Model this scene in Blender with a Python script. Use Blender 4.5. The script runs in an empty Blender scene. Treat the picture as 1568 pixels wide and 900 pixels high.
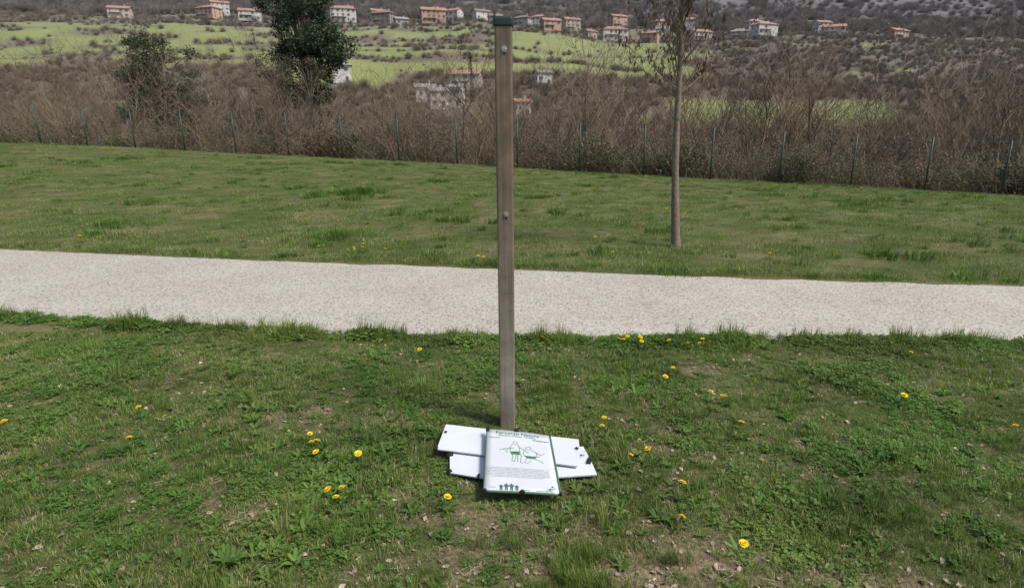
import bpy, math, random
import numpy as np
from mathutils import Vector, noise as mnoise, Matrix
random.seed(7)
R=random.random
def U(a,b): return a+(b-a)*random.random()
scene=bpy.context.scene
def sstep(a,b,x):
    t=max(0.0,min(1.0,(x-a)/(b-a))); return t*t*(3-2*t)
def nz(x,y,z=0.0): return mnoise.noise(Vector((x,y,z)))
def fbm(x,y,z=0.0):
    return nz(x,y,z)*.6+nz(x*2.1,y*2.1,z+5)*.3+nz(x*4.3,y*4.3,z+9)*.18

# ------------------------------------------------------------------ terrain
PY=[-60,9,26,30,45,80,130,180,230,260,300,350,400,430,470,520,650,900,1500,3200]
PZ=[0,0,0,-.5,-3.2,-9,-12,-8,4,14,27,41,56,64,74,82,112,178,400,1000]
def fence_y(x): return 25.6-.18*max(-30,min(30,x))
def terrain(x,y):
    xc=max(-45,min(45,x))
    z=float(np.interp(y,PY,PZ))
    z+=(-.048*xc-.06)*sstep(8.5,25,y)
    if y>12: z+=.05*nz(x/5,y/4)*sstep(12,20,y)
    if y>45: z+=2.2*nz(x/45,y/40,3)*sstep(45,140,y)
    if y>200: z+=4.5*nz(x/110,y/70,8)*sstep(200,330,y)-.017*x*sstep(200,450,y)
    if y>560: z+=55*fbm(x/420,y/420,2)*sstep(560,1300,y)
    if y<4.0: z+=.006*nz(x*3,y*3)*sstep(4.0,3.6,y)
    return z
NX=[-40,-20,-12,-6,-3,-1.7,-.84,0,.92,1.69,3,6,12,20,40]
NY=[10.6,7.4,6.0,4.95,4.45,4.25,4.16,4.105,4.105,4.125,4.08,3.85,3.25,2.4,0.2]
FX=[-40,-20,-12,-6,-2.6,-1.28,0,1.32,2.33,6,12,20,40]
FY=[13.6,10.2,8.6,7.35,6.73,6.555,6.33,6.116,5.945,5.5,4.95,4.1,1.9]
def near_e(x): return sum(float(np.interp(x+d,NX,NY)) for d in (-.5,0,.5))/3
def far_e(x): return sum(float(np.interp(x+d,FX,FY)) for d in (-.5,0,.5))/3
def dirt(x,y):
    d=0.0
    if y<4.3:
        d+=.72*math.exp(-(((x-.12)/.5)**2+((y-1.66)/.36)**2))
        d+=.5*math.exp(-(((x-.85)/.5)**2+((y-1.62)/.22)**2))
        d+=.3*math.exp(-(((x+.25)/.25)**2+((y-1.95)/.2)**2))
        d+=.2*math.exp(-(((x+1.0)/.5)**2+((y-2.9)/.2)**2))
        n=fbm(x*2.3+3,y*2.6)
        d+=.06+max(0,(n))*.9+.55*nz(x*7,y*7,4)*.8
    else:
        n=fbm(x*.9+3,y*1.5,2)
        d+=.22+n*1.1+.35*nz(x*3,y*4,4)
        d+=.5*math.exp(-((y-far_e(x))/.35)**2) if y<14 else 0
    return max(0,min(1,d))
def scrub(x,y):
    if y<222: return 1.0
    n=fbm(x/30+9,y/16)
    if y<300:
        if 55<x<150 and 232<y<266: return 0.0
        if abs(y-286)<11 and -115<x<-60: return 0.0
        return 1.0 if n>-.42 else 0.15
    if y<440:
        s=0.0
        if x>90+14*nz(y/20,1): s=max(s,1.0 if n>-.3 else .2)
        if -125<x<-18 and 345<y<428: s=max(s,sstep(-.08,.06,n))
        if x<-125: s=max(s,sstep(.05,.18,n))
        if abs(y-(328+.06*x+5*nz(x/30,2)))<7 and -110<x<60: s=max(s,.9)
        if abs(y-(385-.1*x))<2.5 and -30<x<90: s=max(s,.6)
        if n>.5: s=max(s,.9)
        if y>432: s=max(s,.8)
        return s
    if y<540: return .5 if n<.0 else .9
    return 1.0 if fbm(x/90,y/70,4)>-.3 else .45
def gcol(x,y):
    if y<fence_y(x)+1.0:
        d=dirt(x,y)
        g=np.array((.070,.095,.028)); b=np.array((.23,.175,.125)) if y<4.3 else np.array((.19,.165,.09))
        c=g*(1-d)+b*d
    else:
        s=scrub(x,y)
        w=np.array((.125,.10,.075)); f=np.array((.26,.27,.085))
        q=.5+.9*fbm(x/60,y/25,6); q=max(0,min(1,q))
        f=f*(1-q)+np.array((.19,.25,.06))*q
        if y<228: w=w*.65
        c=f*(1-s)+w*s
        if y>540: 
            k=sstep(540,900,y); c=c*(1-k)+np.array((.10,.082,.065))*k
    return c

# ------------------------------------------------------------------ material helpers
def mat(name):
    m=bpy.data.materials.new(name); m.use_nodes=True
    nt=m.node_tree; nt.nodes.clear()
    out=nt.nodes.new('ShaderNodeOutputMaterial')
    return m,nt,out
def N(nt,t,**k):
    n=nt.nodes.new(t)
    for a,b in k.items(): setattr(n,a,b)
    return n
def ramp(nt,stops,inp):
    r=N(nt,'ShaderNodeValToRGB'); e=r.color_ramp.elements
    e[0].position=stops[0][0]; e[0].color=(*stops[0][1],1)
    e[1].position=stops[-1][0]; e[1].color=(*stops[-1][1],1)
    for p,c in stops[1:-1]:
        k=e.new(p); k.color=(*c,1)
    nt.links.new(inp,r.inputs[0]); return r.outputs[0]
def mixc(nt,a,b,f,mode='MIX'):
    m=N(nt,'ShaderNodeMix',data_type='RGBA',blend_type=mode)
    for s,v in ((m.inputs[0],f),(m.inputs[6],a),(m.inputs[7],b)):
        if isinstance(v,(int,float)): s.default_value=v
        elif isinstance(v,tuple): s.default_value=(*v,1)
        else: nt.links.new(v,s)
    return m.outputs[2]
def noisen(nt,scale,detail=4,vec=None,rough=.6):
    n=N(nt,'ShaderNodeTexNoise'); n.inputs['Scale'].default_value=scale; n.inputs['Detail'].default_value=detail
    n.inputs['Roughness'].default_value=rough
    if vec is not None: nt.links.new(vec,n.inputs['Vector'])
    return n.outputs['Fac']
def painted_haze(nt,col,amt=.72):  # aerial haze painted into the base colour, growing with world Y
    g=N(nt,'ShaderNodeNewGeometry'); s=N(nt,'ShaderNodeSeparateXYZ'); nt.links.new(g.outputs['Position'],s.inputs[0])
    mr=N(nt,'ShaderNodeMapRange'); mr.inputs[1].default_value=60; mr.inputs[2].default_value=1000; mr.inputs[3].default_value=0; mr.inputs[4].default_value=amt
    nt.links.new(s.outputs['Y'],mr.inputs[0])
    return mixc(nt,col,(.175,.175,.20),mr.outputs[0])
def simple(name,col,rough=.6,var=.15,scale=20,metal=0,bump=0,hz=False,spec=.5):
    m,nt,out=mat(name)
    tc=N(nt,'ShaderNodeTexCoord')
    f=noisen(nt,scale,5,tc.outputs['Object'])
    lo=tuple(c*(1-var) for c in col); hi=tuple(min(1,c*(1+var)) for c in col)
    c=ramp(nt,[(.3,lo),(.7,hi)],f)
    if hz: c=painted_haze(nt,c,.5)
    b=N(nt,'ShaderNodeBsdfPrincipled'); nt.links.new(c,b.inputs['Base Color']); b.inputs['Roughness'].default_value=rough
    b.inputs['Metallic'].default_value=metal; b.inputs['Specular IOR Level'].default_value=spec
    if bump:
        bp=N(nt,'ShaderNodeBump'); bp.inputs['Strength'].default_value=bump; bp.inputs['Distance'].default_value=.01
        nt.links.new(f,bp.inputs['Height']); nt.links.new(bp.outputs[0],b.inputs['Normal'])
    nt.links.new(b.outputs[0],out.inputs[0]); return m
def leafmat(name,cols,trans=.3,hz=False,rough=.6,lawn=False):
    m,nt,out=mat(name)
    oi=N(nt,'ShaderNodeObjectInfo')
    st=[(i/(max(1,len(cols)-1)),c) for i,c in enumerate(cols)]
    c=ramp(nt,st,oi.outputs['Random'])
    g=N(nt,'ShaderNodeNewGeometry')
    f=noisen(nt,1.7,4,g.outputs['Position'])
    v=ramp(nt,[(.3,(.62,.66,.62)),(.7,(1.35,1.3,1.3))],f)
    c=mixc(nt,c,v,1.0,'MULTIPLY')
    if lawn:
        f=noisen(nt,.6,3,g.outputs['Position'])
        c=mixc(nt,c,ramp(nt,[(.35,(.85,1.0,.85)),(.65,(1.22,1.04,1.15))],f),1.0,'MULTIPLY')
    if hz: c=painted_haze(nt,c)
    b=N(nt,'ShaderNodeBsdfPrincipled'); nt.links.new(c,b.inputs['Base Color']); b.inputs['Roughness'].default_value=rough
    b.inputs['Specular IOR Level'].default_value=.3
    if trans>0:
        t=N(nt,'ShaderNodeBsdfTranslucent'); nt.links.new(c,t.inputs[0])
        mx=N(nt,'ShaderNodeMixShader'); mx.inputs[0].default_value=trans
        nt.links.new(b.outputs[0],mx.inputs[1]); nt.links.new(t.outputs[0],mx.inputs[2]); nt.links.new(mx.outputs[0],out.inputs[0])
    else: nt.links.new(b.outputs[0],out.inputs[0])
    return m

# ------------------------------------------------------------------ mesh builder
class MB:
    def __init__(s): s.v=[]; s.f=[]; s.m=[]
    def face(s,pts,mi=0):
        b=len(s.v); s.v.extend([tuple(p) for p in pts]); s.f.append(tuple(range(b,b+len(pts)))); s.m.append(mi)
    def tube(s,pts,rads,n=4,mi=0,cap=False):
        b=len(s.v); prev=None
        for i,p in enumerate(pts):
            d=(pts[min(i+1,len(pts)-1)]-pts[max(i-1,0)])
            d=d.normalized() if d.length>1e-9 else Vector((0,0,1))
            a=d.cross(Vector((0.13,1,0.07)))
            if a.length<.05: a=d.cross(Vector((1,0,0)))
            a.normalize(); c=d.cross(a)
            for k in range(n):
                t=2*math.pi*k/n
                s.v.append(tuple(p+(a*math.cos(t)+c*math.sin(t))*rads[i]))
        for i in range(len(pts)-1):
            for k in range(n):
                k2=(k+1)%n
                s.f.append((b+i*n+k,b+i*n+k2,b+(i+1)*n+k2,b+(i+1)*n+k)); s.m.append(mi)
        if cap:
            s.f.append(tuple(b+(len(pts)-1)*n+k for k in range(n))); s.m.append(mi)
            s.f.append(tuple(b+k for k in reversed(range(n)))); s.m.append(mi)
    def box(s,c,d,mi=0,rz=0):
        b=len(s.v); cs,sn=math.cos(rz),math.sin(rz)
        for dx in(-.5,.5):
            for dy in(-.5,.5):
                for dz in(-.5,.5):
                    x,y=dx*d[0],dy*d[1]
                    s.v.append((c[0]+x*cs-y*sn,c[1]+x*sn+y*cs,c[2]+dz*d[2]))
        for q in((0,1,3,2),(4,6,7,5),(0,4,5,1),(2,3,7,6),(0,2,6,4),(1,5,7,3)):
            s.f.append(tuple(b+i for i in q)); s.m.append(mi)
    def mesh(s,name,mats,smooth=False):
        me=bpy.data.meshes.new(name); me.from_pydata(s.v,[],s.f)
        for m in mats: me.materials.append(m)
        me.polygons.foreach_set('material_index',s.m)
        if smooth: me.polygons.foreach_set('use_smooth',[True]*len(s.f))
        me.update(); return me
    def obj(s,name,mats,smooth=False,link=True,parent=None):
        o=bpy.data.objects.new(name,s.mesh(name,mats,smooth))
        if link: scene.collection.objects.link(o)
        if parent: o.parent=parent
        return o
def empty(name,loc=(0,0,0)):
    e=bpy.data.objects.new(name,None); e.location=loc; scene.collection.objects.link(e); return e

def scatter(name,pts,rots,scl,idx,objs):
    col=bpy.data.collections.new(name+'_sources')
    for i,o in enumerate(objs):
        o.name='%s_part_%02d'%(name,i); col.objects.link(o)
    me=bpy.data.meshes.new(name); me.from_pydata([tuple(p) for p in pts],[],[])
    a=me.attributes.new('rot','FLOAT_VECTOR','POINT'); a.data.foreach_set('vector',np.array(rots,dtype=np.float32).ravel())
    a=me.attributes.new('scl','FLOAT','POINT'); a.data.foreach_set('value',np.array(scl,dtype=np.float32))
    a=me.attributes.new('idx','INT','POINT'); a.data.foreach_set('value',np.array(idx,dtype=np.int32))
    ob=bpy.data.objects.new(name,me); scene.collection.objects.link(ob)
    ng=bpy.data.node_groups.new(name+'_gn','GeometryNodeTree')
    ng.interface.new_socket('Geometry',in_out='INPUT',socket_type='NodeSocketGeometry')
    ng.interface.new_socket('Geometry',in_out='OUTPUT',socket_type='NodeSocketGeometry')
    gi=ng.nodes.new('NodeGroupInput'); go=ng.nodes.new('NodeGroupOutput')
    ip=ng.nodes.new('GeometryNodeInstanceOnPoints'); ci=ng.nodes.new('GeometryNodeCollectionInfo')
    ci.inputs['Collection'].default_value=col; ci.inputs['Separate Children'].default_value=True; ci.inputs['Reset Children'].default_value=True
    ip.inputs['Pick Instance'].default_value=True
    def na(nm,dt):
        n=ng.nodes.new('GeometryNodeInputNamedAttribute'); n.data_type=dt; n.inputs['Name'].default_value=nm
        return next(o for o in n.outputs if o.enabled and o.name=='Attribute')
    L=ng.links.new
    L(gi.outputs[0],ip.inputs['Points']); L(ci.outputs[0],ip.inputs['Instance'])
    L(na('idx','INT'),ip.inputs['Instance Index']); L(na('rot','FLOAT_VECTOR'),ip.inputs['Rotation']); L(na('scl','FLOAT'),ip.inputs['Scale'])
    L(ip.outputs[0],go.inputs[0])
    md=ob.modifiers.new('scatter','NODES'); md.node_group=ng
    return ob

# ------------------------------------------------------------------ ground sheet
A=np.arange
ys=np.concatenate([[-60,-30,-12,-5,-1.5,0],A(.8,4.4,.06),A(4.4,9,.25),A(9,30,.5),A(30,80,2),A(80,560,6),A(560,1200,30),A(1200,3201,160)])
xp=np.concatenate([A(0,3,.065),A(3,12,.4),A(12,40,1.3),A(40,240,5),A(240,800,25),A(800,2601,120)])
xs=np.concatenate([-xp[:0:-1],xp])
V=[];C=[]
for y in ys:
    for x in xs:
        x=float(x);yy=float(y)
        V.append((x,yy,terrain(x,yy))); c=gcol(x,yy); C.extend((c[0],c[1],c[2],1))
nx=len(xs);F=[]
for j in range(len(ys)-1):
    for i in range(nx-1):
        a=j*nx+i; F.append((a,a+1,a+nx+1,a+nx))
me=bpy.data.meshes.new('ground'); me.from_pydata(V,[],F)
ca=me.color_attributes.new('Col','FLOAT_COLOR','POINT'); ca.data.foreach_set('color',np.array(C,dtype=np.float32))
me.polygons.foreach_set('use_smooth',[True]*len(F))
ground=bpy.data.objects.new('ground',me); scene.collection.objects.link(ground)
m,nt,out=mat('ground_soil_and_turf')
at=N(nt,'ShaderNodeAttribute',attribute_name='Col'); tc=N(nt,'ShaderNodeTexCoord')
f1=noisen(nt,55,6,tc.outputs['Object'],.7); f2=noisen(nt,6,5,tc.outputs['Object']); f3=noisen(nt,.05,8,tc.outputs['Object'],.7)
c=mixc(nt,at.outputs['Color'],ramp(nt,[(.3,(.35,.34,.32)),(.5,(.9,.9,.9)),(.72,(1.7,1.65,1.6))],f1),1.0,'MULTIPLY')
c=mixc(nt,c,ramp(nt,[(.3,(.75,.78,.75)),(.7,(1.25,1.2,1.15))],f2),1.0,'MULTIPLY')
c=mixc(nt,c,ramp(nt,[(.35,(.85,.87,.85)),(.65,(1.12,1.12,1.08))],f3),1.0,'MULTIPLY')
c=painted_haze(nt,c)
b=N(nt,'ShaderNodeBsdfPrincipled'); nt.links.new(c,b.inputs['Base Color']); b.inputs['Roughness'].default_value=.95; b.inputs['Specular IOR Level'].default_value=.15
bp=N(nt,'ShaderNodeBump'); bp.inputs['Strength'].default_value=.8; bp.inputs['Distance'].default_value=.012
nt.links.new(f1,bp.inputs['Height']); nt.links.new(bp.outputs[0],b.inputs['Normal']); nt.links.new(b.outputs[0],out.inputs[0])
me.materials.append(m)

# ------------------------------------------------------------------ path
mb=MB(); px=np.concatenate([A(-40,-8,.5),A(-8,8,.08),A(8,40.1,.5)])
rows=[]
for x in px:
    x=float(x); n0=near_e(x)+.03*nz(x*3,1)+.025*nz(x*9,4); f0=far_e(x)+.05*nz(x*2.3,7)+.03*nz(x*8,2)
    r=[]
    for k in range(7):
        y=n0+(f0-n0)*k/6; r.append((x,y,terrain(x,y)+.014))
    r=[(x,n0-.005,terrain(x,n0)-.03)]+r+[(x,f0+.005,terrain(x,f0)-.03)]
    rows.append(r)
for r in rows: mb.v.extend(r)
for i in range(len(rows)-1):
    for k in range(8):
        a=i*9+k; mb.f.append((a,a+9,a+10,a+1)); mb.m.append(0)
m,nt,out=mat('exposed_aggregate'); tc=N(nt,'ShaderNodeTexCoord')
vo=N(nt,'ShaderNodeTexVoronoi'); vo.inputs['Scale'].default_value=75; nt.links.new(tc.outputs['Object'],vo.inputs['Vector'])
c=ramp(nt,[(0,(.35,.325,.28)),(.5,(.43,.405,.355)),(1,(.50,.475,.425))],vo.outputs['Color'])
f=noisen(nt,48,6,tc.outputs['Object'],.8); c=mixc(nt,c,ramp(nt,[(.38,(.22,.21,.20)),(.48,(.95,.95,.95)),(.7,(1.12,1.12,1.1))],f),1.0,'MULTIPLY')
f=noisen(nt,1.3,4,tc.outputs['Object']); c=mixc(nt,c,ramp(nt,[(.3,(.9,.89,.87)),(.7,(1.05,1.05,1.05))],f),1.0,'MULTIPLY')
b=N(nt,'ShaderNodeBsdfPrincipled'); nt.links.new(c,b.inputs['Base Color']); b.inputs['Roughness'].default_value=.9; b.inputs['Specular IOR Level'].default_value=.2
bp=N(nt,'ShaderNodeBump'); bp.inputs['Strength'].default_value=.5; bp.inputs['Distance'].default_value=.004
nt.links.new(vo.outputs['Distance'],bp.inputs['Height']); nt.links.new(bp.outputs[0],b.inputs['Normal']); nt.links.new(b.outputs[0],out.inputs[0])
mb.obj('footpath',[m])

# ------------------------------------------------------------------ grass sources
G1=leafmat('grass_green',[(.105,.185,.032),(.15,.235,.048),(.115,.20,.036),(.175,.24,.065)],.38,lawn=True)
G2=leafmat('grass_yellowgreen',[(.25,.30,.085),(.19,.27,.06)],.38,lawn=True)
G3=leafmat('grass_straw',[(.42,.35,.21),(.30,.25,.15),(.48,.42,.28)],.2)
G4=leafmat('weed_green',[(.07,.145,.028),(.105,.19,.040),(.085,.165,.033)],.33,lawn=True)
GM=[G1,G2,G3,G4]
def blade(mb,p,az,L,w,lean,mi,segs=3):
    dx,dy=math.cos(az),math.sin(az); sx,sy=-dy,dx
    tw=U(-.5,.5); sx,sy=sx*math.cos(tw)-sy*math.sin(tw),sx*math.sin(tw)+sy*math.cos(tw)
    b=len(mb.v); x,y,z=p
    for i in range(segs):
        t=i/segs; a=lean*(.4+1.2*t)
        ww=w*(1-.55*t)*.5
        mb.v.append((x-sx*ww,y-sy*ww,z)); mb.v.append((x+sx*ww,y+sy*ww,z))
        st=L/segs; x+=dx*math.sin(a)*st; y+=dy*math.sin(a)*st; z+=math.cos(a)*st
    mb.v.append((x,y,z))
    for i in range(segs-1):
        k=b+2*i; mb.f.append((k,k+1,k+3,k+2)); mb.m.append(mi)
    k=b+2*(segs-1); mb.f.append((k,k+1,k+2)); mb.m.append(mi)
def pick(ws):
    r=R()*sum(ws)
    for i,w in enumerate(ws):
        r-=w
        if r<0: return i
    return 0
def tuft(n,rad,l0,l1,w,ws,lean=(.1,.9),segs=3):
    mb=MB()
    for i in range(n):
        r=rad*math.sqrt(R()); a=U(0,6.283)
        blade(mb,(r*math.cos(a),r*math.sin(a),-.004),a+U(-1.2,1.2),U(l0,l1),w*U(.7,1.3),U(*lean),pick(ws),segs)
    return mb.obj('t',GM,link=False)
def leaf(mb,p,az,L,w,el,mi):
    d=Vector((math.cos(az)*math.cos(el),math.sin(az)*math.cos(el),math.sin(el))); s=Vector((-math.sin(az),math.cos(az),U(-.2,.2)))
    p=Vector(p); q=p+d*L*.5+Vector((0,0,L*.08)); e=p+d*L-Vector((0,0,L*.12))
    mb.face([p-s*w*.12,p+d*L*.25-s*w*.4,q-s*w*.5,p+d*L*.8-s*w*.3,e,p+d*L*.8+s*w*.3,q+s*w*.5,p+d*L*.25+s*w*.4,p+s*w*.12],mi)
def clover(n,rad,h):
    mb=MB()
    for i in range(n):
        r=rad*math.sqrt(R()); a=U(0,6.283); x,y=r*math.cos(a),r*math.sin(a); z=U(.3,1)*h; s=U(.0035,.0065)
        blade(mb,(x,y,0),a,z,.0015,.15,0,2)
        a0=U(0,6.28); tx,ty=U(-.35,.35),U(-.35,.35)
        for k in range(3):
            az=a0+k*2.094; cx,cy=x+math.cos(az)*s,y+math.sin(az)*s
            pts=[(cx+math.cos(az+q*1.047)*s*.85,cy+math.sin(az+q*1.047)*s*.85) for q in range(6)]
            mb.face([(a_,b_,z+(a_-x)*tx+(b_-y)*ty+.3*math.hypot(a_-x,b_-y)) for a_,b_ in pts],3 if R()<.6 else 0)
    return mb.obj('t',GM,link=False)
def rosette(n,l0,l1):
    mb=MB()
    for i in range(n):
        leaf(mb,(0,0,.004),i*6.283/n+U(-.3,.3),U(l0,l1),U(.010,.017),U(.15,.7),3 if R()<.6 else 0)
    return mb.obj('t',GM,link=False)
near_src=[tuft(30,.035,.015,.042,.0026,(6,2.5,1.5,1)),tuft(30,.04,.018,.048,.0025,(6,3,1.2,1)),tuft(26,.04,.015,.036,.0028,(3,2,6,1)),
          clover(30,.05,.025),clover(26,.05,.02),rosette(9,.04,.07),rosette(7,.025,.05),tuft(46,.04,.05,.11,.0032,(6,3,1,2),(.05,.6)),
          tuft(20,.05,.015,.035,.0026,(1,1,7,0),(.7,1.5))]
def inquad(x,y,q):
    s=None
    for i in range(len(q)):
        a,b_=q[i],q[(i+1)%len(q)]; c_=(b_[0]-a[0])*(y-a[1])-(b_[1]-a[1])*(x-a[0])
        if s is None: s=c_>0
        elif (c_>0)!=s: return False
    return True
QS=[[(-.43,2.73),(.25,2.58),(.22,2.335),(-.45,2.475)],[(-.38,2.48),(.26,2.54),(.31,2.30),(.05,2.262),(-.204,2.265),(-.365,2.315)],[(-.2,2.14),(.14,2.12),(.11,2.58),(-.21,2.6)]]
pts=[];ro=[];sc=[];ix=[]
def addp(x,y,i,s,t=.15):
    if y<2.8 and abs(x)<.5 and any(inquad(x,y,q) for q in QS): return
    pts.append((x,y,terrain(x,y))); ro.append((U(-t,t),U(-t,t),U(0,6.283))); sc.append(s); ix.append(i)
cnt=0
while cnt<27000:
    y=1.2+3.1*R()**.8; lim=y*1.0+.8; x=U(-lim,lim)
    if y>near_e(x)-.01: continue
    cnt+=1
    d=dirt(x,y)
    if R()<d*.9: 
        if R()<.3: addp(x,y,8,U(.6,1.1))
        continue
    cn=nz(x*1.6,y*1.6,11)
    hsc=.72+.75*nz(x*2.2,y*2.2,20)+.25
    w=[4,4,1.2+3*d,1.6*max(0,.3+2*cn),1.4*max(0,.3+2*cn),.25,.5,.08,1.0+1.5*d]
    addp(x,y,pick(w),U(.65,1.15)*hsc)
# lush fringe on both path edges
for k in range(3600):
    x=U(-7,7); y=near_e(x)-abs(random.gauss(0,.075))+.02
    h=1.1+.9*nz(x*3,3)
    addp(x,y+.02,pick([3,4,.5,3,2,1.2,1.0,1.0,.2]),U(.8,1.3)*max(.5,h))
for (x,y,n,s) in [(.14,3.22,14,.9),(.40,3.32,10,.8),(.17,1.78,24,.8),(.12,1.66,22,.8),(.24,1.68,14,.8),(-.09,1.9,9,.6),(-.95,2.1,10,.7),(-.75,1.95,10,.7),(1.6,3.4,8,.8),(-2.1,3.0,8,.8),(-.38,1.72,12,.6),(2.4,2.6,10,.8),(.5,1.8,8,.6)]:
    for k in range(n): addp(x+random.gauss(0,.065),y+random.gauss(0,.045),7,s*U(.6,1.1))
for (x,y,n) in [(-.85,2.05,16),(-1.0,1.8,14),(-.7,2.3,10),(-1.05,2.5,8),(1.1,2.0,8)]:
    for k in range(n): addp(x+random.gauss(0,.09),y+random.gauss(0,.07),5,U(.8,1.3),.3)
scatter('lawn_grass',pts,ro,sc,ix,near_src)

# far lawn
far_src=[tuft(95,.26,.03,.07,.006,(6,2,1.2,1),(.1,1.0),2),tuft(95,.26,.03,.08,.006,(5,3,1,2),(.1,1.0),2),
         tuft(85,.26,.02,.05,.006,(2,2,6,0),(.5,1.4),2),tuft(60,.12,.06,.13,.010,(2,1,0,6),(.1,.8),2)]
pts=[];ro=[];sc=[];ix=[]; cnt=0
while cnt<14000:
    y=4.8+22.5*R()**.85; lim=y*.95+3; x=U(-lim,lim)
    if y<far_e(x)+.08 or y>fence_y(x)+1.2: continue
    cnt+=1
    d=dirt(x,y)
    h=.8+.8*nz(x*1.1,y*1.3,20)
    if R()<d*.75: 
        if R()<.55: addp(x,y,2,U(.6,1)*h)
        continue
    dn=nz(x*.8,y*1.1,31)
    addp(x,y,pick([4,3,.5+2.0*d,.25+1.8*max(0,dn)]),U(.7,1.1)*max(.45,h))
for k in range(460):
    x=U(-9,9); addp(x,far_e(x)+.20+abs(random.gauss(0,.09)),pick([3,3,1,.8]),U(.5,.9))
for k in range(22): addp(-4.2+random.gauss(0,.22),14.2+random.gauss(0,.25),3,U(1.2,2.1))
for k in range(8): addp(-4.9+random.gauss(0,.15),13.6+random.gauss(0,.2),3,U(1.0,1.7))
for q in range(45):
    x0,y0=U(-16,16),U(7,24)
    for k in range(6): addp(x0+random.gauss(0,.3),y0+random.gauss(0,.2),3,U(.8,1.4))
scatter('far_lawn_grass',pts,ro,sc,ix,far_src)

# leaf litter and twigs
L1=leafmat('dead_leaf',[(.40,.32,.24),(.28,.20,.14),(.50,.42,.34),(.35,.25,.19)],.1)
def litter(kind):
    mb=MB()
    if kind==0:
        L,w=.03,.014
        mb.face([(-L/2,0,0),(-L/5,-w/2,.004),(L/4,-w/2,.006),(L/2,0,.001),(L/4,w/2,.004),(-L/5,w/2,.007)])
    elif kind==1:
        for k in range(4):
            a=U(0,3.14); x,y=U(-.02,.02),U(-.02,.02); l=U(.02,.05)
            mb.tube([Vector((x,y,.003)),Vector((x+l*math.cos(a),y+l*math.sin(a),U(.002,.01)))],[.0011,.0007],3)
    else:
        L,w=.022,.016
        mb.face([(-L/2,0,.002),(0,-w/2,.0),(L/2,0,.006),(0,w/2,.008)])
    return mb.obj('l',[L1],link=False)
pts=[];ro=[];sc=[];ix=[]; cnt=0
while cnt<9000:
    y=1.2+2.9*R()**1.1; lim=y*1.0+.5; x=U(-lim,lim)
    if y>near_e(x)-.03: continue
    cnt+=1
    if R()>dirt(x,y)*1.0+.08: continue
    if y<2.8 and abs(x)<.5 and any(inquad(x,y,q) for q in QS): continue
    pts.append((x,y,terrain(x,y)+.004)); ro.append((U(-.4,.4),U(-.4,.4),U(0,6.28))); sc.append(U(.45,1.25)); ix.append(pick([4,3,4]))
scatter('leaf_litter',pts,ro,sc,ix,[litter(0),litter(1),litter(2)])

# dandelions
YM=simple('dandelion_yellow',(.80,.56,.02),.6,.15,80,spec=.2)
def dandelion(h):
    mb=MB(); top=Vector((U(-.01,.01),U(-.01,.01),h))
    mb.tube([Vector((0,0,0)),top*.5+Vector((.003,0,0)),top],[.0016,.0015,.0015],5,0)
    mb.tube([top,top+Vector((0,0,.006))],[.002,.006],6,0)
    for ring,(n,L,el) in enumerate(((16,.015,.15),(14,.012,.55),(10,.009,1.0))):
        for k in range(n):
            az=k*6.283/n+ring*.2+U(-.1,.1)
            d=Vector((math.cos(az)*math.cos(el),math.sin(az)*math.cos(el),math.sin(el))); s=Vector((-math.sin(az),math.cos(az),0))
            p=top+Vector((0,0,.006)); w=.0022
            mb.face([p-s*w*.5,p+d*L-s*w,p+d*L*1.1,p+d*L+s*w,p+s*w*.5],1)
    for i in range(6): leaf(mb,(0,0,.004),i*1.05+U(-.3,.3),U(.05,.08),.015,U(.2,.6),2)
    return mb.obj('d',[G1,YM,G4],link=False)
DL=[(-.83,2.16),(-.80,2.11),(-.78,2.15),(-1.04,2.53),(-1.0,2.47),(-1.1,2.62),(-1.03,2.5),(-.82,2.47),(1.12,3.06),(1.13,3.05),(1.04,3.10),(.40,2.77),(.375,2.68),(.573,2.43),(.569,1.97),(1.056,2.67),(.77,1.844),(-.35,2.087),(.627,2.155),(.92,3.47),(.82,3.35),(.452,2.42),(.06,4.04),(.73,4.02),(-.71,3.75)]
DL+=[(U(1.0,1.3),U(3.9,4.05)) for k in range(7)]+[(U(.6,.85),U(3.9,4.05)) for k in range(4)]
DL+=[(random.choice((-1,1))*U(1.5,3.6),U(1.9,3.9)) for k in range(12)]
FD=[(-2.3+random.gauss(0,.16),7.3+random.gauss(0,.16)) for k in range(9)]+[(-.53,6.62),(-.6,6.7),(1.0,7.0),(1.1,8.1),(.9,8.0),(2.9,7.0)]+[(U(-14,14),U(7.5,20)) for k in range(75)]
pts=[];ro=[];sc=[];ix=[]
for x,y in DL: addp(x,y,pick([1,1,1]),U(.85,1.2),.4)
for x,y in FD:
    if y>far_e(x)+.1: addp(x,y,2,U(1.0,1.4))
scatter('dandelions',pts,ro,sc,ix,[dandelion(.045),dandelion(.055),dandelion(.07)])

# ------------------------------------------------------------------ signpost
sp=empty('signpost',(-.116,2.82,0))
m,nt,out=mat('weathered_post'); tc=N(nt,'ShaderNodeTexCoord'); mp=N(nt,'ShaderNodeMapping'); mp.inputs['Scale'].default_value=(1,1,.03)
nt.links.new(tc.outputs['Object'],mp.inputs[0])
f=noisen(nt,60,6,mp.outputs[0],.6); sx=N(nt,'ShaderNodeSeparateXYZ'); nt.links.new(tc.outputs['Object'],sx.inputs[0])
c1=ramp(nt,[(.28,(.14,.098,.066)),(.5,(.19,.142,.10)),(.72,(.25,.196,.145))],f)
c2=ramp(nt,[(.28,(.23,.20,.165)),(.5,(.29,.255,.215)),(.72,(.36,.325,.28))],f)
mr=N(nt,'ShaderNodeMapRange'); mr.inputs[1].default_value=.1; mr.inputs[2].default_value=1.6; nt.links.new(sx.outputs['Z'],mr.inputs[0])
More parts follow.
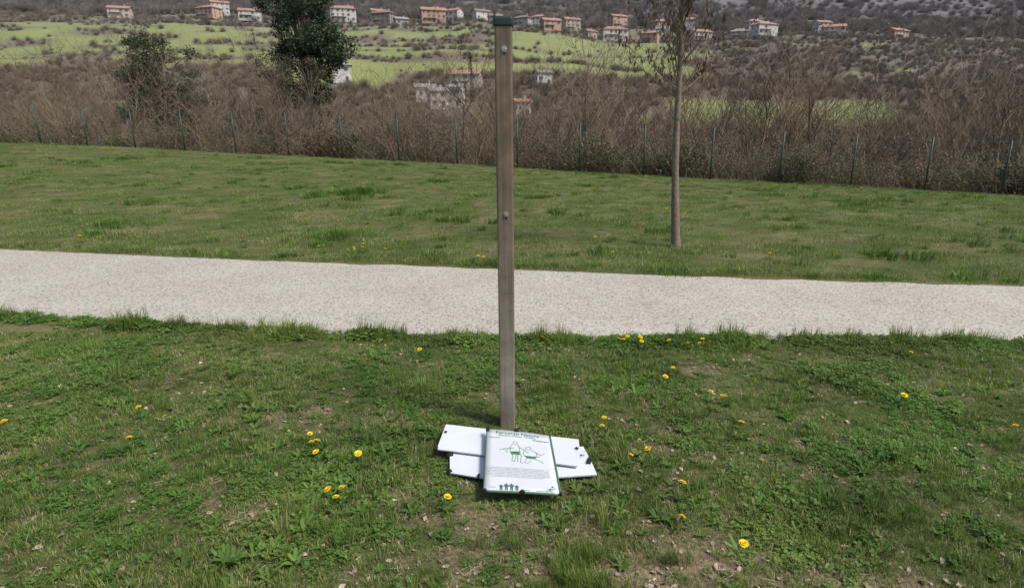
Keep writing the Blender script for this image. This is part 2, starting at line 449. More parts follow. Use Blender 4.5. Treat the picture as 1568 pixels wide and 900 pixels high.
c=mixc(nt,c2,c1,mr.outputs[0])
f2=noisen(nt,9,6,tc.outputs['Object'],.7); c=mixc(nt,c,ramp(nt,[(.35,(.72,.71,.69)),(.65,(1.15,1.13,1.1))],f2),1.0,'MULTIPLY')
b=N(nt,'ShaderNodeBsdfPrincipled'); nt.links.new(c,b.inputs['Base Color']); b.inputs['Roughness'].default_value=.42; b.inputs['Metallic'].default_value=.35
bp=N(nt,'ShaderNodeBump'); bp.inputs['Strength'].default_value=.15; bp.inputs['Distance'].default_value=.002
nt.links.new(f,bp.inputs['Height']); nt.links.new(bp.outputs[0],b.inputs['Normal']); nt.links.new(b.outputs[0],out.inputs[0])
wood=m
def bevel(o,w,s=3):
    k=o.modifiers.new('bv','BEVEL'); k.width=w; k.segments=s; k.limit_method='ANGLE'
mb=MB(); mb.box((0,0,.92),(.078,.078,2.06)); o=mb.obj('pole',[wood],parent=sp); bevel(o,.009,4)
capm=simple('cap_plastic_darkgreen',(.012,.028,.026),.45,.2,30)
mb=MB(); mb.box((0,0,1.958),(.088,.088,.042)); o=mb.obj('cap',[capm],parent=sp); bevel(o,.010)
steel=simple('galvanised_steel',(.52,.52,.50),.38,.2,60,metal=.85)
dark=simple('dark_hole',(.02,.02,.02),.8,.1)
for i,z in enumerate((1.847,1.12)):
    mb=MB()
    mb.tube([Vector((.005,-.0392,z)),Vector((.005,-.0412,z))],[.0125,.0125],20,0,True)
    mb.tube([Vector((.005,-.0412,z)),Vector((.005,-.048,z))],[.0075,.007],6,0,True)
    mb.tube([Vector((.005,-.048,z)),Vector((.005,-.052,z))],[.004,.0035],10,0,True)
    mb.obj('bolt_%d'%(i+1),[steel],parent=sp)
    mb=MB(); mb.tube([Vector((.005,-.0391,z-.019)),Vector((.005,-.0398,z-.019))],[.006,.006],12,0,True)
    mb.obj('bolt_hole_%d'%(i+1),[dark],parent=sp)

# ------------------------------------------------------------------ sign panels on the ground
white=simple('white_panel',(.60,.635,.68),.42,.05,5)
edgew=simple('panel_edge',(.42,.44,.45),.5,.05,5)
blk=simple('black_clip',(.015,.015,.015),.5,.1)
def plate(name,poly,th,parent,mats):
    mb=MB(); n=len(poly)
    mb.v=[(p[0],p[1],p[2]) for p in poly]+[(p[0],p[1],p[2]-th) for p in poly]
    mb.f=[tuple(range(n)),tuple(reversed(range(n,2*n)))]; mb.m=[0,1]
    for i in range(n):
        j=(i+1)%n; mb.f.append((i,i+n,j+n,j)); mb.m.append(1)
    return mb.obj(name,mats,parent=parent)
def clip(parent,nm,x,y,z,rz,s=(.03,.016,.014)):
    mb=MB(); mb.box((x,y,z),s,0,rz); mb.box((x,y,z+s[2]*.5+.002),(s[0]*.5,s[1]*1.3,.004),0,rz)
    o=mb.obj(nm,[blk],parent=parent); bevel(o,.002,2)
b2=empty('sign_panel')
plate('panel',[p for p in reversed([(-.377,2.474,.034),(-.05,2.51,.036),(.2586,2.533,.036),(.285,2.41,.03),(.2998,2.306,.028),(.05,2.272,.03),(-.204,2.275,.03),(-.357,2.321,.028)])],.006,b2,[white,edgew])
clip(b2,'clip_1',-.374,2.455,.036,.3); clip(b2,'clip_2',.275,2.405,.036,-.3,(.02,.04,.012)); clip(b2,'clip_3',-.36,2.33,.03,.6,(.02,.02,.01))
clip(b2,'clip_4',-.225,2.285,.033,1.5,(.03,.008,.01))
b1=empty('sign_panel')
plate('panel',[p for p in reversed([(-.428,2.72,.055),(.2396,2.576,.050),(.237,2.50,.05),(.219,2.50,.05),(.219,2.475,.05),(.235,2.475,.05),(.2151,2.345,.046),(-.44,2.485,.05)])],.006,b1,[white,edgew])
clip(b1,'clip_1',-.446,2.49,.05,0,(.022,.02,.012)); clip(b1,'clip_2',.222,2.487,.052,0,(.016,.01,.006))
clip(b1,'clip_3',-.418,2.64,.052,1.4,(.02,.01,.008))
fs=empty('exercise_sign')
BL=Vector((-.192,2.131,.062)); BR=Vector((.1316,2.108,.060)); TR=Vector((.102,2.58,.066)); TL=Vector((-.211,2.602,.092))
def S(u,v,h=0.0):   # u,v in 0..1 on the sheet
    p=BL*(1-u)*(1-v)+BR*u*(1-v)+TR*u*v+TL*(1-u)*v
    p.z+=h+.006*math.sin(u*3.14)*(.3+.7*v)
    return p
def sgrid(name,u0,u1,v0,v1,h,mt,th=0,nu=10,nv=12):
    mb=MB()
    for j in range(nv+1):
        for i in range(nu+1): mb.v.append(tuple(S(u0+(u1-u0)*i/nu,v0+(v1-v0)*j/nv,h)))
    for j in range(nv):
        for i in range(nu):
            a=j*(nu+1)+i; mb.f.append((a,a+1,a+nu+2,a+nu+1)); mb.m.append(0)
    o=mb.obj(name,[mt],True,parent=fs)
    if th:
        k=o.modifiers.new('s','SOLIDIFY'); k.thickness=th; k.offset=-1
    return o
sgreen=simple('sign_green',(.04,.16,.06),.45,.1,30); sgrey=simple('sign_print_grey',(.16,.20,.18),.5,.1,30)
sbody=simple('sign_body_green',(.07,.14,.09),.45,.1,30); lgreen=simple('sign_pale_green',(.16,.30,.18),.45,.1,30)
sgrid('panel',0,1,0,1,0,simple('sign_white',(.57,.60,.63),.35,.05,6),.006)
sgrid('border_right',.975,1.004,-.004,1.0,.001,sbody,.0075,2,12); sgrid('border_left',-.004,.014,-.004,1.0,.001,sbody,.0075,2,12)
sgrid('border_bottom',.014,.975,-.004,.012,.001,sbody,.0075,10,1)
W_,H_=.325,.472
def stext(name,txt,u,v,size,mt,wid=None):
    cu=bpy.data.curves.new(name,'FONT'); cu.body=txt; cu.size=size; cu.align_x='CENTER' 
    to=bpy.data.objects.new(name+'_tmp',cu); scene.collection.objects.link(to); bpy.context.view_layer.update()
    me=bpy.data.meshes.new_from_object(to.evaluated_get(bpy.context.evaluated_depsgraph_get()))
    bpy.data.objects.remove(to)
    if wid:
        xsx=[q.co.x for q in me.vertices]; k=wid*W_/max(1e-6,(max(xsx)-min(xsx)))
    else: k=1
    for q in me.vertices: q.co=S(u+q.co.x*k/W_,v+q.co.y/H_,.0012)
    me.materials.clear(); me.materials.append(mt)
    o=bpy.data.objects.new(name,me); scene.collection.objects.link(o); o.parent=fs
def line(mb,pl,w,h=.0010):
    for (a,b_) in zip(pl[:-1],pl[1:]):
        p=S(*a,h);q=S(*b_,h); d=(q-p)
        if d.length<1e-6: continue
        s=Vector((-d.y,d.x,0)).normalized()*w*.5
        mb.face([p-s,q-s,q+s,p+s])
stext('title','Percorso Natura',.48,.92,.034,sgreen,.66)
stext('subtitle','Parcours Fitness  Outdoor',.48,.885,.018,sgreen,.58)
stext('caption','ESERCIZIO',.13,.845,.011,sgreen); stext('caption_2','STAZIONE 7',.83,.845,.013,sbody)
mb=MB(); line(mb,[(.03,.875),(.97,.875)],.0012); line(mb,[(.70,.86),(.95,.86)],.004)
for i in range(2): line(mb,[(.03,.835-.45*i),(.97,.835-.45*i)],.0008)
mb.obj('rules',[lgreen],parent=fs)
tx=['Partendo dalla posizione seduta con le gambe divaricate e le','braccia distese in avanti flettere il busto lentamente verso','il compagno mantenendo la schiena ben dritta, ripetere dieci','volte, poi riposare trenta secondi prima di ricominciare con','la serie successiva alternando la respirazione nelle fasi di','carico e di scarico senza forzare mai il movimento eseguito','controllando sempre la postura della testa e delle spalle.']
for i,t in enumerate(tx): stext('text_line_%d'%i,t,.45,.345-i*.022,.0085,sgrey,.86 if i<6 else .7)
# drawn exercisers
mb=MB(); w=.0030
def circ(cx,cy,r,n=14): return [(cx+r*math.cos(6.283*k/n),cy+r*.69*math.sin(6.283*k/n)) for k in range(n+1)]
line(mb,circ(.44,.775,.035),w); line(mb,circ(.63,.70,.038),w)
for pl in ([(.40,.745),(.37,.70),(.36,.62),(.40,.54),(.38,.47)],[(.47,.745),(.50,.70),(.50,.63),(.52,.55),(.50,.45),(.54,.44)],
           [(.38,.47),(.42,.455),(.44,.53),(.45,.60),(.47,.53),(.46,.45)],[(.37,.70),(.33,.66),(.30,.62),(.33,.60)],[(.50,.70),(.57,.66),(.62,.62)],
           [(.59,.675),(.56,.64),(.55,.58),(.60,.53),(.72,.52),(.80,.49),(.82,.46)],[(.67,.675),(.73,.64),(.75,.58),(.72,.53)],
           [(.60,.53),(.56,.46),(.60,.44),(.66,.50)],[(.73,.64),(.80,.60),(.77,.56),(.70,.57)],[(.25,.66),(.33,.67),(.42,.68)],[(.80,.60),(.86,.63)],
           [(.20,.645),(.30,.65)]): line(mb,pl,w)
mb.obj('exercise_drawing',[lgreen],parent=fs)
mb=MB(); 
for poly in ([(.37,.62),(.49,.63),(.50,.57),(.45,.58),(.39,.57)],[(.57,.565),(.73,.565),(.72,.535),(.60,.53)]):
    mb.face([S(*p,.0014) for p in poly])
mb.obj('drawing_shorts',[sgreen],parent=fs)
mb=MB(); mb2=MB()
for i in range(4):
    u=.23+i*.068; s=1.15 if i in(1,2) else .95
    for (a,b_,c_,d_) in ((u-.018,u+.018,.045,.075),(u-.030,u+.030,.072,.085),(u-.018,u-.004,.02,.045),(u+.004,u+.018,.02,.045)):
        mb.face([S(a,c_,.0012+(.0004 if c_>.07 else 0)),S(b_,c_,.0012+(.0004 if c_>.07 else 0)),S(b_,d_*s if c_>.04 else d_,.0012+(.0004 if c_>.07 else 0)),S(a,d_*s if c_>.04 else d_,.0012+(.0004 if c_>.07 else 0))])
    mb.face([S(p[0],p[1],.0018) for p in circ(u,.093*s,.012,10)[:-1]])
mb.obj('pictogram_people',[sbody],parent=fs)
for pl in ([(.83,.055),(.87,.075),(.90,.06),(.93,.085)],[(.87,.075),(.86,.045),(.89,.025)],[(.86,.045),(.82,.03),(.80,.035)],[(.68,.03),(.80,.03)],[(.40+.1,.03),(.60,.03)],[(.07,.06),(.16,.06)]): line(mb2,pl,.004 if pl[0][0]>.8 else .002)
mb2.face([S(p[0],p[1],.0018) for p in circ(.90,.1,.014,10)[:-1]])
mb2.obj('running_figure',[sgreen],parent=fs)
def sclip(nm,u,v,s):
    p=S(u,v,.003); clip(fs,nm,p.x,p.y,p.z,-.07,s)
sclip('clip_1',.02,.99,(.016,.03,.012)); sclip('clip_2',.47,1.0,(.02,.014,.012)); sclip('clip_3',.5,-.002,(.022,.010,.012)); sclip('clip_4',.99,-.002,(.010,.012,.012)); sclip('clip_5',.02,0.0,(.016,.01,.01))

# ------------------------------------------------------------------ young trees
barkm=simple('young_bark',(.17,.135,.10),.85,.35,25,bump=.6)
seedm=leafmat('dry_seed_clusters',[(.075,.046,.030),(.11,.068,.042)],.15)
tiem=simple('green_tie',(.04,.14,.07),.6,.1)
def young_tree(x0,y0,seed,lean,H,r0,longbranch=True):
    random.seed(seed)
    e=empty('young_tree',(x0,y0,terrain(x0,y0)))
    mb=MB(); sd=MB(); tr=[];rr=[]
    for i in range(25):
        t=i/24; z=-.05+H*t
        tr.append(Vector((lean*t+.02*math.sin(t*7+seed),.03*math.sin(t*5),z))); rr.append(r0*(1-.82*t**.8)*(1.3 if i==0 else 1)*U(.95,1.06))
    mb.tube(tr,rr,10)
    def at(z):
        t=(z+.05)/H*24; i=min(23,int(t)); return tr[i].lerp(tr[i+1],t-i)
    def seeds(p,n):
        for k in range(n):
            q=p+Vector((U(-.035,.035),U(-.035,.035),0)); l=U(.04,.09); d=Vector((U(-.3,.3),U(-.3,.3),-1)).normalized()
            w=U(.007,.012); a=U(0,3.14); s=Vector((math.cos(a),math.sin(a),0))*w
            sd.face([q,q+d*l*.35-s,q+d*l*.85-s*.8,q+d*l,q+d*l*.85+s*.8,q+d*l*.35+s])
    def br(p,d,L,r,lv,up=.1,sp=1.0):
        n=5; pts=[p];rs=[r]; q=p; dd=d.copy()
        for i in range(n):
            dd=(dd+Vector((U(-.16,.16),U(-.16,.16),U(-.06,.06)+up))).normalized(); q=q+dd*L/n; pts.append(q); rs.append(max(.0028,r*(1-.8*(i+1)/n)))
        mb.tube(pts,rs,5 if lv==0 else 3)
        if lv<2:
            for k in range(5 if lv==0 else 2):
                i=random.randint(1,n); s=pts[i]; az=U(0,6.283)
                nd=(dd*.8+Vector((math.cos(az),math.sin(az),U(-.2,.5)))*.8).normalized()
                br(s,nd,L*U(.3,.55),rs[min(i,n)]*.75+.001,lv+1,up,sp)
        if R()<.7*sp: seeds(pts[-1],random.randint(1,4))
        if lv>0 and R()<.5*sp: seeds(pts[3],random.randint(1,3))
    zb=1.95
    while zb<H-.15:
        az=U(0,6.283); el=U(.3,1.0)
        br(at(zb),Vector((math.cos(az)*math.cos(el),math.sin(az)*math.cos(el),math.sin(el))),U(.45,.9)*(1-.35*(zb-2)/(H-2)),.012,0)
        zb+=U(.05,.10)
    if longbranch:
        br(at(1.72),Vector((.66,-.1,.75)),1.7,.014,1,.02,.3)
        br(at(1.88),Vector((-.7,.2,.5)),.8,.012,0)
        br(at(2.0),Vector((-.8,-.2,.35)),.65,.012,0)
        br(at(1.95),Vector((.8,.3,.45)),.7,.012,0)
    mb.obj('trunk_and_branches',[barkm],True,parent=e); sd.obj('seed_clusters',[seedm],parent=e)
    t=MB(); t.tube([at(1.63),at(1.655)],[r0*.72,r0*.72],12,0,True); t.obj('tie',[tiem],parent=e)
    return e
young_tree(1.97,7.8,3,-.2,4.5,.062)
random.seed(11)

# ------------------------------------------------------------------ wire fence
fe=empty('wire_fence'); fgreen=simple('fence_green_paint',(.012,.045,.03),.5,.1)
wirem=simple('fence_wire',(.02,.06,.04),.5,.1)
mb=MB(); wr=MB()
xsf=[-3.15+2.62*k for k in range(-12,14)]
for i,x in enumerate(xsf):
    y=fence_y(x); z=terrain(x,y); h=2.02
    mb.tube([Vector((x,y,z-.1)),Vector((x+U(-.02,.02),y,z+h))],[.03,.03],8,0,True)
    if i%5==0:
        mb.tube([Vector((x,y,z+1.7)),Vector((x+1.0,y-.18,z+.0))],[.018,.018],6,0)
    if i<len(xsf)-1:
        x2=xsf[i+1]; y2=fence_y(x2); z2=terrain(x2,y2)
        for hh in (.05,.5,1.0,1.5,1.95):
            wr.tube([Vector((x,y,z+hh)),Vector((x2,y2,z2+hh))],[.0022,.0022],3)
        n=22
        for k in range(n):
            t=(k+.5)/n; a=Vector((x+(x2-x)*t,y+(y2-y)*t,z+(z2-z)*t))
            wr.tube([a+Vector((0,0,.05)),a+Vector((0,0,1.95))],[.0014,.0014],3)
mb.obj('posts',[fgreen],True,parent=fe); wr.obj('mesh_wire',[wirem],parent=fe)

# ------------------------------------------------------------------ bare trees / scrub sources
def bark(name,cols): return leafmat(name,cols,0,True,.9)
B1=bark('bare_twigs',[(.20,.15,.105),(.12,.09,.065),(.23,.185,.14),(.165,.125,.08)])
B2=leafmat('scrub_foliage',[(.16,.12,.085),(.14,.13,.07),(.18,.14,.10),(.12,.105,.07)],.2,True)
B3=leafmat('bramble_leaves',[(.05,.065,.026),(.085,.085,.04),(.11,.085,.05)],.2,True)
def bare(seed,H,spread,trunks,l1,l2,l3,flecks,fm=1,fs_=.05,r0=.05):
    random.seed(seed); mb=MB()
    def br(p,d,L,r,lv,maxlv):
        n=4 if lv<2 else 2; pts=[p];rs=[r];q=p;dd=d.copy()
        for i in range(n):
            dd=(dd+Vector((U(-.22,.22),U(-.22,.22),U(-.05,.2)))).normalized(); q=q+dd*L/n; pts.append(q); rs.append(max(.0045,r*(1-.75*(i+1)/n)))
        mb.tube(pts,rs,4 if lv==0 else 3)
        if lv<maxlv:
            for k in range((l1,l2,l3)[lv]):
                i=random.randint(1,n); az=U(0,6.283)
                nd=(dd*.9+Vector((math.cos(az),math.sin(az),U(-.2,.5)))*spread).normalized()
                br(pts[i],nd,L*U(.35,.65),rs[i]*.7+.003,lv+1,maxlv)
        elif flecks and R()<flecks:
            for k in range(2):
                c=pts[-1]+Vector((U(-.1,.1),U(-.1,.1),U(-.1,.1))); a=Vector((U(-1,1),U(-1,1),U(-1,1))).normalized()*fs_; b_=Vector((U(-1,1),U(-1,1),U(-1,1))).normalized()*fs_
                mb.face([c-a,c+b_,c+a],fm)
    for t in range(trunks):
        az=U(0,6.283); s=U(0,.35) if trunks>1 else 0.08
        br(Vector((math.cos(az)*.25*(trunks>1),math.sin(az)*.25*(trunks>1),-.3)),Vector((math.cos(az)*s,math.sin(az)*s,1)).normalized(),H*U(.7,.95),r0,0,3)
    return mb.obj('b',[B1,B2,B3],link=False)
wsrc=[bare(21,5,.75,1,8,5,4,.0,r0=.07),bare(22,5,.65,2,6,4,4,.0,r0=.05),bare(23,5.5,.9,1,9,5,4,.25,2,.05,.08),bare(24,4.5,.6,4,5,4,2,.0,r0=.035),bare(25,4.5,.8,3,6,4,3,.35,1,.06,.04)]
def underbrush(seed,n=900,rad=1.1,h=1.4,fm=2,s=.06):
    random.seed(seed); mb=MB()
    for k in range(26):
        a=U(0,6.28); d=Vector((math.cos(a)*U(.2,1.1),math.sin(a)*U(.2,1.1),1)).normalized(); l=h*U(.6,1.3)
        p=Vector((U(-.6,.6)*rad,U(-.6,.6)*rad,-.1)); mb.tube([p,p+d*l*.5,p+d*l+Vector((0,0,-.15*l))],[.012,.009,.004],3,0)
    cl=[(Vector((U(-.8,.8)*rad,U(-.8,.8)*rad,U(.15,.9)*h)),U(.2,.45)) for k in range(11)]
    for k in range(n):
        c,r=random.choice(cl); q=c+Vector((random.gauss(0,r*.6),random.gauss(0,r*.6),random.gauss(0,r*.5)))
        a=Vector((U(-1,1),U(-1,1),U(-1,1))).normalized()*s; b_=Vector((U(-1,1),U(-1,1),U(-1,1))).normalized()*s*.7
        mb.face([q-a,q-b_,q+a,q+b_],fm)
    return mb.obj('b',[B1,B2,B3],link=False)
usrc=[underbrush(31,1000,s=.05),underbrush(32,600,1.2,1.2,1,.035),underbrush(33,400,1.0,1.8,1,.035)]
random.seed(77)
pts=[];ro=[];sc=[];ix=[]
def topz(x,y):  # natural height variation of the thicket
    return 1.95+.048*y+1.7*nz(x/5,y/9,5)
for k in range(400):
    y=28.0+34*R()**1.5; x=U(-y*1.05,y*1.05)
    if y<fence_y(x)+1.2: continue
    z=terrain(x,y); H=topz(x,y)-z; i=pick([4,4,2,4,3]); s=H/5.2*U(.8,1.15)
    if -.18<x/y<-.08: s*=.82
    pts.append((x,y,z)); ro.append((U(-.08,.08),U(-.08,.08),U(0,6.28))); sc.append(s); ix.append(i)
for k in range(420):
    y=U(62,225); x=U(-y*1.0,y*1.0); z=terrain(x,y)
    pts.append((x,y,z)); ro.append((0,0,U(0,6.28))); sc.append(U(1.1,1.8)); ix.append(pick([3,2,3,1,3]))
scatter('bare_woodland',pts,ro,sc,ix,wsrc)
pts=[];ro=[];sc=[];ix=[]
for k in range(900):
    x=U(-34,34); y=fence_y(x)+.9+9*R()**1.8
    pts.append((x,y,terrain(x,y))); ro.append((U(-.1,.1),U(-.1,.1),U(0,6.28))); sc.append(U(.5,1.15)*(1+.6*nz(x/3,y/3,9))); ix.append(pick([1.0+2.4*max(0,nz(x/4,y/4,15)+.1),3,3]))
scatter('undergrowth',pts,ro,sc,ix,usrc)

# hillside scrub
def hillbush(seed,n,s,h=1.0,fm=1,tw=90):
    random.seed(seed); mb=MB()
    for k in range(tw):
        a=U(0,6.28); el=U(.5,1.5); d=Vector((math.cos(a)*math.cos(el),math.sin(a)*math.cos(el),math.sin(el)))
        p=Vector((U(-.25,.25),U(-.25,.25),0)); mb.tube([p,p+d*U(.6,1.05)*h],[.016,.006],3,0)
    cl=[(Vector((U(-.7,.7),U(-.7,.7),U(.15,.75)*h)),U(.15,.35)) for k in range(9)]
    for k in range(n):
        c,r=random.choice(cl); q=c+Vector((random.gauss(0,r),random.gauss(0,r),random.gauss(0,r*.7)))
        q.z=max(.02,q.z)
        a=Vector((U(-1,1),U(-1,1),U(-1,1))).normalized()*s; b_=Vector((U(-1,1),U(-1,1),U(-1,1))).normalized()*s*.7
        mb.face([q-a,q-b_,q+a,q+b_],fm)
    return mb.obj('b',[B1,B2,B3],link=False)
hsrc=[hillbush(41,260,.045,.9),hillbush(42,200,.045,1.1),hillbush(43,120,.04,1.4,1,140),hillbush(44,420,.055,1.1,2)]
random.seed(78); pts=[];ro=[];sc=[];ix=[]; cnt=0
while cnt<13000:
    y=U(222,560); x=U(-y*.98,y*.98); cnt+=1
    if scrub(x,y)<.3+.5*R(): continue
    if y>440 and R()<.25: continue
    if 236<y<262 and -46<x<-20: continue
    pts.append((x,y,terrain(x,y)-.2)); ro.append((0,0,U(0,6.28))); sc.append(U(1.2,2.8)*(1.25 if y<300 else 1)); ix.append(pick([3,3,3,.2]))
for k in range(60):
    y=U(300,450); x=U(-y*.9,y*.9); pts.append((x,y,terrain(x,y)-.2)); ro.append((0,0,U(0,6.28))); sc.append(U(1.5,3.0)); ix.append(pick([1,1,2,1]))
for k in range(420):   # trees among the village houses
    y=U(436,500); x=U(-y*.9,y*.9); pts.append((x,y,terrain(x,y)-.2)); ro.append((0,0,U(0,6.28))); sc.append(U(2.0,4.0)); ix.append(pick([2,2,3,1.0]))
cnt=0
while cnt<11000:
    y=560+940*R()**1.3; x=U(-y*.95,y*.95); cnt+=1
    if R()>scrub(x,y): continue
    pts.append((x,y,terrain(x,y)-.5)); ro.append((0,0,U(0,6.28))); sc.append(U(4,8)); ix.append(pick([3,3,1,.4]))
scatter('hillside_scrub',pts,ro,sc,ix,hsrc)

# ------------------------------------------------------------------ evergreens
EG=leafmat('evergreen_leaves',[(.030,.050,.022),(.048,.072,.030)],.15)
EGd=leafmat('ivy_leaves',[(.085,.072,.045),(.065,.065,.035)],.15)
def broad_evergreen(name,x,y,H,rad,seed,zlo=.35,n=11000,lm=EG,ls=.10):
    random.seed(seed); e=empty(name,(x,y,terrain(x,y))); mb=MB(); lf=MB()
    mb.tube([Vector((0,0,-.3)),Vector((.1,0,H*.3)),Vector((0,.1,H*.6)),Vector((.1,0,H*.9))],[.22,.17,.11,.03],8)
    cl=[]
    for k in range(60):
        t=R(); z=H*(zlo+(1-zlo)*t); rr=rad*(math.sin(math.pi*(.15+.72*t))**.7)*U(.15,1.0); a=U(0,6.28)
        c=Vector((math.cos(a)*rr,math.sin(a)*rr,z)); cl.append((c,U(.5,1.0)*rad*.27))
        mb.tube([Vector((0,0,z*.72)),c*.5+Vector((0,0,z*.42)),c],[.06,.04,.015],4)
    for k in range(n):
        c,r=random.choice(cl); d=Vector((random.gauss(0,1),random.gauss(0,1),random.gauss(0,.8))); d=d.normalized()*r*U(.3,1.15)
        q=c+d; s=ls*U(.7,1.3); a=Vector((U(-1,1),U(-1,1),U(-1,1))).normalized()*s; b_=Vector((U(-1,1),U(-1,1),U(-1,1))).normalized()*s*.6
        lf.face([q-a,q-b_,q+a,q+b_])
    mb.obj('trunk_and_limbs',[barkm],parent=e); lf.obj('foliage',[lm],parent=e); return e
broad_evergreen('evergreen_oak',-14.6,40.5,11.8,3.2,51,.46,30000,ls=.085)
broad_evergreen('ivy_covered_tree',-12.9,36.5,6.6,1.5,52,.05,9000,EGd,.055)
broad_evergreen('ivy_covered_tree',-15.4,38,7.0,2.0,55,.05,10000,EGd,.055)
broad_evergreen('evergreen_oak',-27,46,10.0,3.6,53,.35,18000,ls=.08)
def conifer(x,y,H,rad,seed):
    random.seed(seed); e=empty('conifer_tree',(x,y,terrain(x,y)-.2)); mb=MB(); lf=MB()
    mb.tube([Vector((0,0,0)),Vector((0,0,H))],[.18,.02],6)
    for k in range(2600):
        t=R()**1.2; z=H*(.06+.94*t); layer=.75+.25*math.sin(z*4); r=rad*(1-t)**.8*layer*math.sqrt(U(.2,1)); a=U(0,6.28)
        q=Vector((math.cos(a)*r,math.sin(a)*r,z-.15*r)); s=.2*U(.6,1.2)
        a1=Vector((math.cos(a),math.sin(a),-.4)).normalized()*s; b_=Vector((-math.sin(a),math.cos(a),U(-.4,.4)))*s*.5
        lf.face([q-a1,q-b_,q+a1,q+b_])
    mb.obj('trunk',[barkm],parent=e); lf.obj('foliage',[EG],parent=e)
conifer(-24.0,258,14,2.5,61); conifer(-27,286,13,2.6,62); conifer(-143,462,15,3.4,63); conifer(-25,455,10,2.5,64); conifer(62,440,9,2.5,65)

# ------------------------------------------------------------------ houses
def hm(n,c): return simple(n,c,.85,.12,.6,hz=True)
wallm=[hm('plaster_white',(.62,.60,.56)),hm('plaster_cream',(.52,.47,.39)),hm('plaster_orange',(.50,.32,.22)),hm('plaster_grey',(.40,.38,.35)),hm('stone_brown',(.30,.25,.21))]
roofm=[hm('roof_terracotta',(.34,.18,.125)),hm('roof_brown',(.20,.15,.12)),hm('roof_grey',(.28,.26,.25))]
winm=hm('window_glass',(.08,.09,.10)); shut=hm('shutters',(.18,.15,.12)); conc=hm('balcony_concrete',(.50,.48,.45)); doorm=hm('door_wood',(.15,.09,.06))
def house(x,y,w,d,h,wm,rm,rz=0,hip=False,floors=2,balc=True,name='house'):
    z0=terrain(x,y)-.8; e=empty(name,(x,y,z0)); e.rotation_euler=(0,0,rz); h=h+.8
    mb=MB(); mb.box((0,0,h/2),(w,d,h))
    rh=min(w,d)*.24; o=.6
    if not hip:
        for sx_ in(-1,1): mb.face([(sx_*w/2,-d/2,h),(sx_*w/2,d/2,h),(sx_*w/2,0,h+rh)][::sx_])
    mb.obj('walls',[wallm[wm]],parent=e)
    rb=MB(); A1,B_=w/2+o,d/2+o; zz=h-.12; t=.22; rx=(A1-B_*.9) if hip else A1
    rx=max(rx,.5)
    for dz in(0,t):
        q=[(-A1,-B_,zz+dz),(A1,-B_,zz+dz),(A1,B_,zz+dz),(-A1,B_,zz+dz),(-rx,0,h+rh+dz),(rx,0,h+rh+dz)]
        rb.v+=q
    for f_ in ((0,1,5,4),(2,3,4,5)): 
        rb.f.append(tuple(i+6 for i in f_)); rb.m.append(0); rb.f.append(tuple(reversed(f_))); rb.m.append(0)
    for f_ in ((1,2,5),(3,0,4)):
        if hip:
            rb.f.append(tuple(i+6 for i in f_)); rb.m.append(0)
    for (i,j) in ((0,1),(1,2),(2,3),(3,0)): 
        if hip or (i,j) in ((0,1),(2,3)): rb.f.append((i,j,j+6,i+6)); rb.m.append(0)
    if not hip:
        for (i,j) in ((1,5),(5,2),(3,4),(4,0)): rb.f.append((i,j,j+6,i+6)); rb.m.append(0)
    rb.obj('roof',[roofm[rm]],parent=e)
    ch=MB(); ch.box((w*.22,d*.12,h+rh+.3),(.8,.8,1.6)); ch.box((w*.22,d*.12,h+rh+1.17),(1.0,1.0,.15)); ch.obj('chimney',[conc],parent=e)
    wb=MB(); fb=MB(); bb=MB(); nwin=max(2,int(w/3.3)); fh=(h-1.0)/floors
    for fl in range(floors):
        zc=1.0+fh*fl+fh*.55
        for k in range(nwin):
            xx=-w/2+w*(k+.5)/nwin+U(-.3,.3)
            if fl==0 and k==nwin//2: continue
            if R()<.2: continue
            hh=1.4
            wb.box((xx,-d/2-.02,zc),(.9,.08,hh)); 
            if R()<.6: fb.box((xx-.72,-d/2-.04,zc),(.45,.08,hh)); fb.box((xx+.72,-d/2-.04,zc),(.45,.08,hh))
            bb.box((xx,-d/2-.08,zc-hh/2-.06),(1.3,.2,.1))
        for k in range(2):
            for s_ in(-1,1): wb.box((s_*(w/2+.02),-d/4+d/2*k,zc),(.08,1.0,1.4))
    if balc and floors>1:
        bb.box((-w*.15,-d/2-.6,1.0+fh),(w*.55,1.15,.16)); 
        for k in range(10): bb.box((-w*.15-w*.26+w*.52*k/9,-d/2-1.1,1.5+fh),(.06,.05,.9))
        bb.box((-w*.15,-d/2-1.1,1.98+fh),(w*.55,.08,.08))
    wb.obj('windows',[winm],parent=e); fb.obj('shutters',[shut],parent=e); bb.obj('sills_and_balcony',[conc],parent=e)
    db=MB(); db.box((-w/2+w*(nwin//2+.5)/nwin,-d/2-.03,1.9),(1.3,.1,2.2)); db.obj('door',[doorm],parent=e)
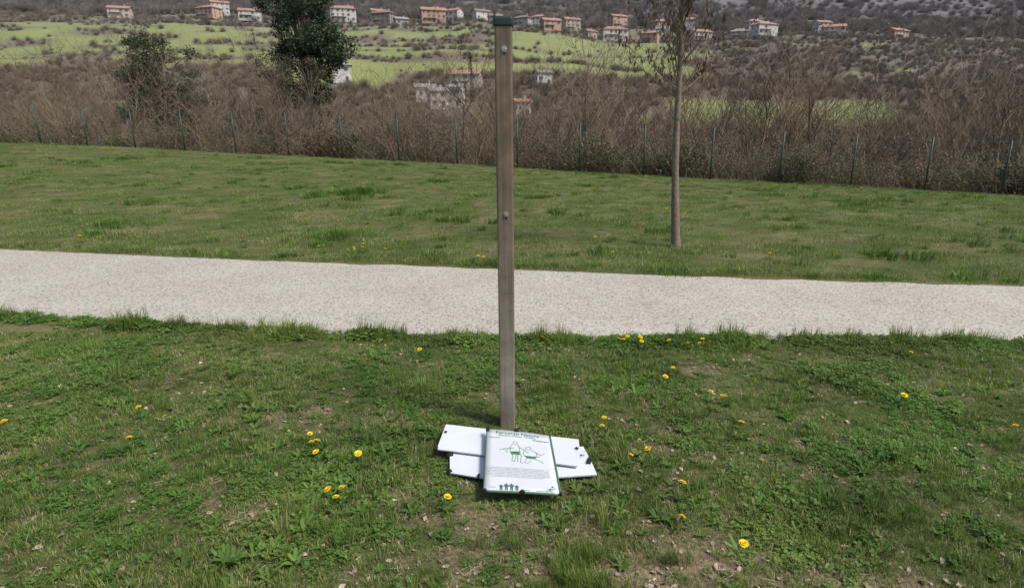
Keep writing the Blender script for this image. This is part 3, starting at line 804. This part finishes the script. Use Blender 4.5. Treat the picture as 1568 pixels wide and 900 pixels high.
HS=[(-136,468,18,10,8.5,0,0,.25,1,3),(-163,480,13,9,6,1,0,.5,0,2),(-106,466,15,10,7,4,1,-.3,1,3),(-69,458,17,11,8,2,0,.25,0,3),(-56,474,11,9,7,0,0,-.4,0,2),
    (-90,448,9,7,4,3,2,.4,0,1),(15,456,13,9,6,2,0,.3,0,2),(-5,474,12,8,5.5,3,1,-.45,1,2),(60,452,18,10,7,0,0,.15,1,2),(84,444,12,8,5.5,2,0,-.4,0,2),(42,446,8,7,4,1,0,.6,0,1),
    (122,456,15,9,6,1,0,.35,0,2),(145,440,12,9,5,3,2,-.3,1,2),(170,462,16,10,7,0,0,.3,1,2),(215,450,14,9,6,1,0,-.3,0,2),(270,468,15,9,6,2,0,.4,0,2),
    (-205,470,15,9,6,0,0,.3,0,2),(-245,490,16,10,7,2,0,-.3,1,3),(-300,470,14,9,6,1,0,.3,0,2),(-26,484,10,8,6,4,1,.2,0,2),(-118,500,12,8,8,1,0,.5,0,2),
    (100,490,12,9,8,3,0,.3,1,3),(32,492,12,9,8,1,0,.3,0,3),(-78,505,12,9,9,1,0,-.2,0,3),(-150,520,14,9,9,2,0,.2,0,3),(-40,530,13,9,9,0,1,.5,0,3),(8,540,12,9,9,0,0,-.3,1,3),
    (75,545,14,9,9,2,0,.4,0,3),(130,530,13,9,9,0,0,-.3,0,3),(190,540,14,9,9,1,0,.2,1,3),(-200,545,14,9,9,3,0,-.3,0,3),(-265,550,14,9,9,0,0,.5,0,3),(250,545,13,9,9,0,0,.2,0,3),
    (-37,248,7,6,6,0,2,.4,0,2),(-43,256,8,6,5,0,2,.2,0,1),(-30,252,6,5,7,0,2,-.2,0,2),(-28,276,13,8,6,1,0,-.1,0,2),(-3,240,6,5,5,1,0,.3,0,1),(-84,280,8,6,7,0,2,.3,1,2),(6,282,7,6,5,0,1,.3,0,1)]
for (x,y,w,d,h,wm,rm,rz,hip,fl) in HS: house(x,y,w,d,h,wm,rm,rz,bool(hip),fl,balc=w>11)

# ------------------------------------------------------------------ light
el,az=math.radians(54),math.radians(118)   # azimuth clockwise from +Y
w=bpy.data.worlds.new('World'); scene.world=w; w.use_nodes=True; nt=w.node_tree; nt.nodes.clear()
sk=nt.nodes.new('ShaderNodeTexSky'); sk.sky_type='NISHITA'; sk.sun_disc=False; sk.sun_elevation=el; sk.sun_rotation=az
sk.dust_density=3; sk.air_density=1
bg=nt.nodes.new('ShaderNodeBackground'); bg.inputs[1].default_value=.15; wo=nt.nodes.new('ShaderNodeOutputWorld')
nt.links.new(sk.outputs[0],bg.inputs[0]); nt.links.new(bg.outputs[0],wo.inputs[0])
sl=bpy.data.lights.new('sun','SUN'); sl.energy=3.7; sl.angle=math.radians(13); sl.color=(1,.95,.87)
so=bpy.data.objects.new('sun',sl); scene.collection.objects.link(so)
dv=Vector((math.sin(az)*math.cos(el),math.cos(az)*math.cos(el),math.sin(el)))
so.rotation_euler=dv.to_track_quat('Z','Y').to_euler(); so.location=(20,-10,30)

# ------------------------------------------------------------------ camera
cd=bpy.data.cameras.new('camera'); co=bpy.data.objects.new('camera',cd); scene.collection.objects.link(co)
co.location=(0,0,1.5); co.rotation_euler=(math.radians(90-15.5),0,0)
cd.sensor_fit='HORIZONTAL'; cd.sensor_width=36; cd.lens=36*900/1568; cd.shift_x=-27/1568; cd.clip_start=.05; cd.clip_end=6000
scene.camera=co
scene.view_settings.view_transform='Standard'; scene.view_settings.look='None'; scene.view_settings.exposure=0
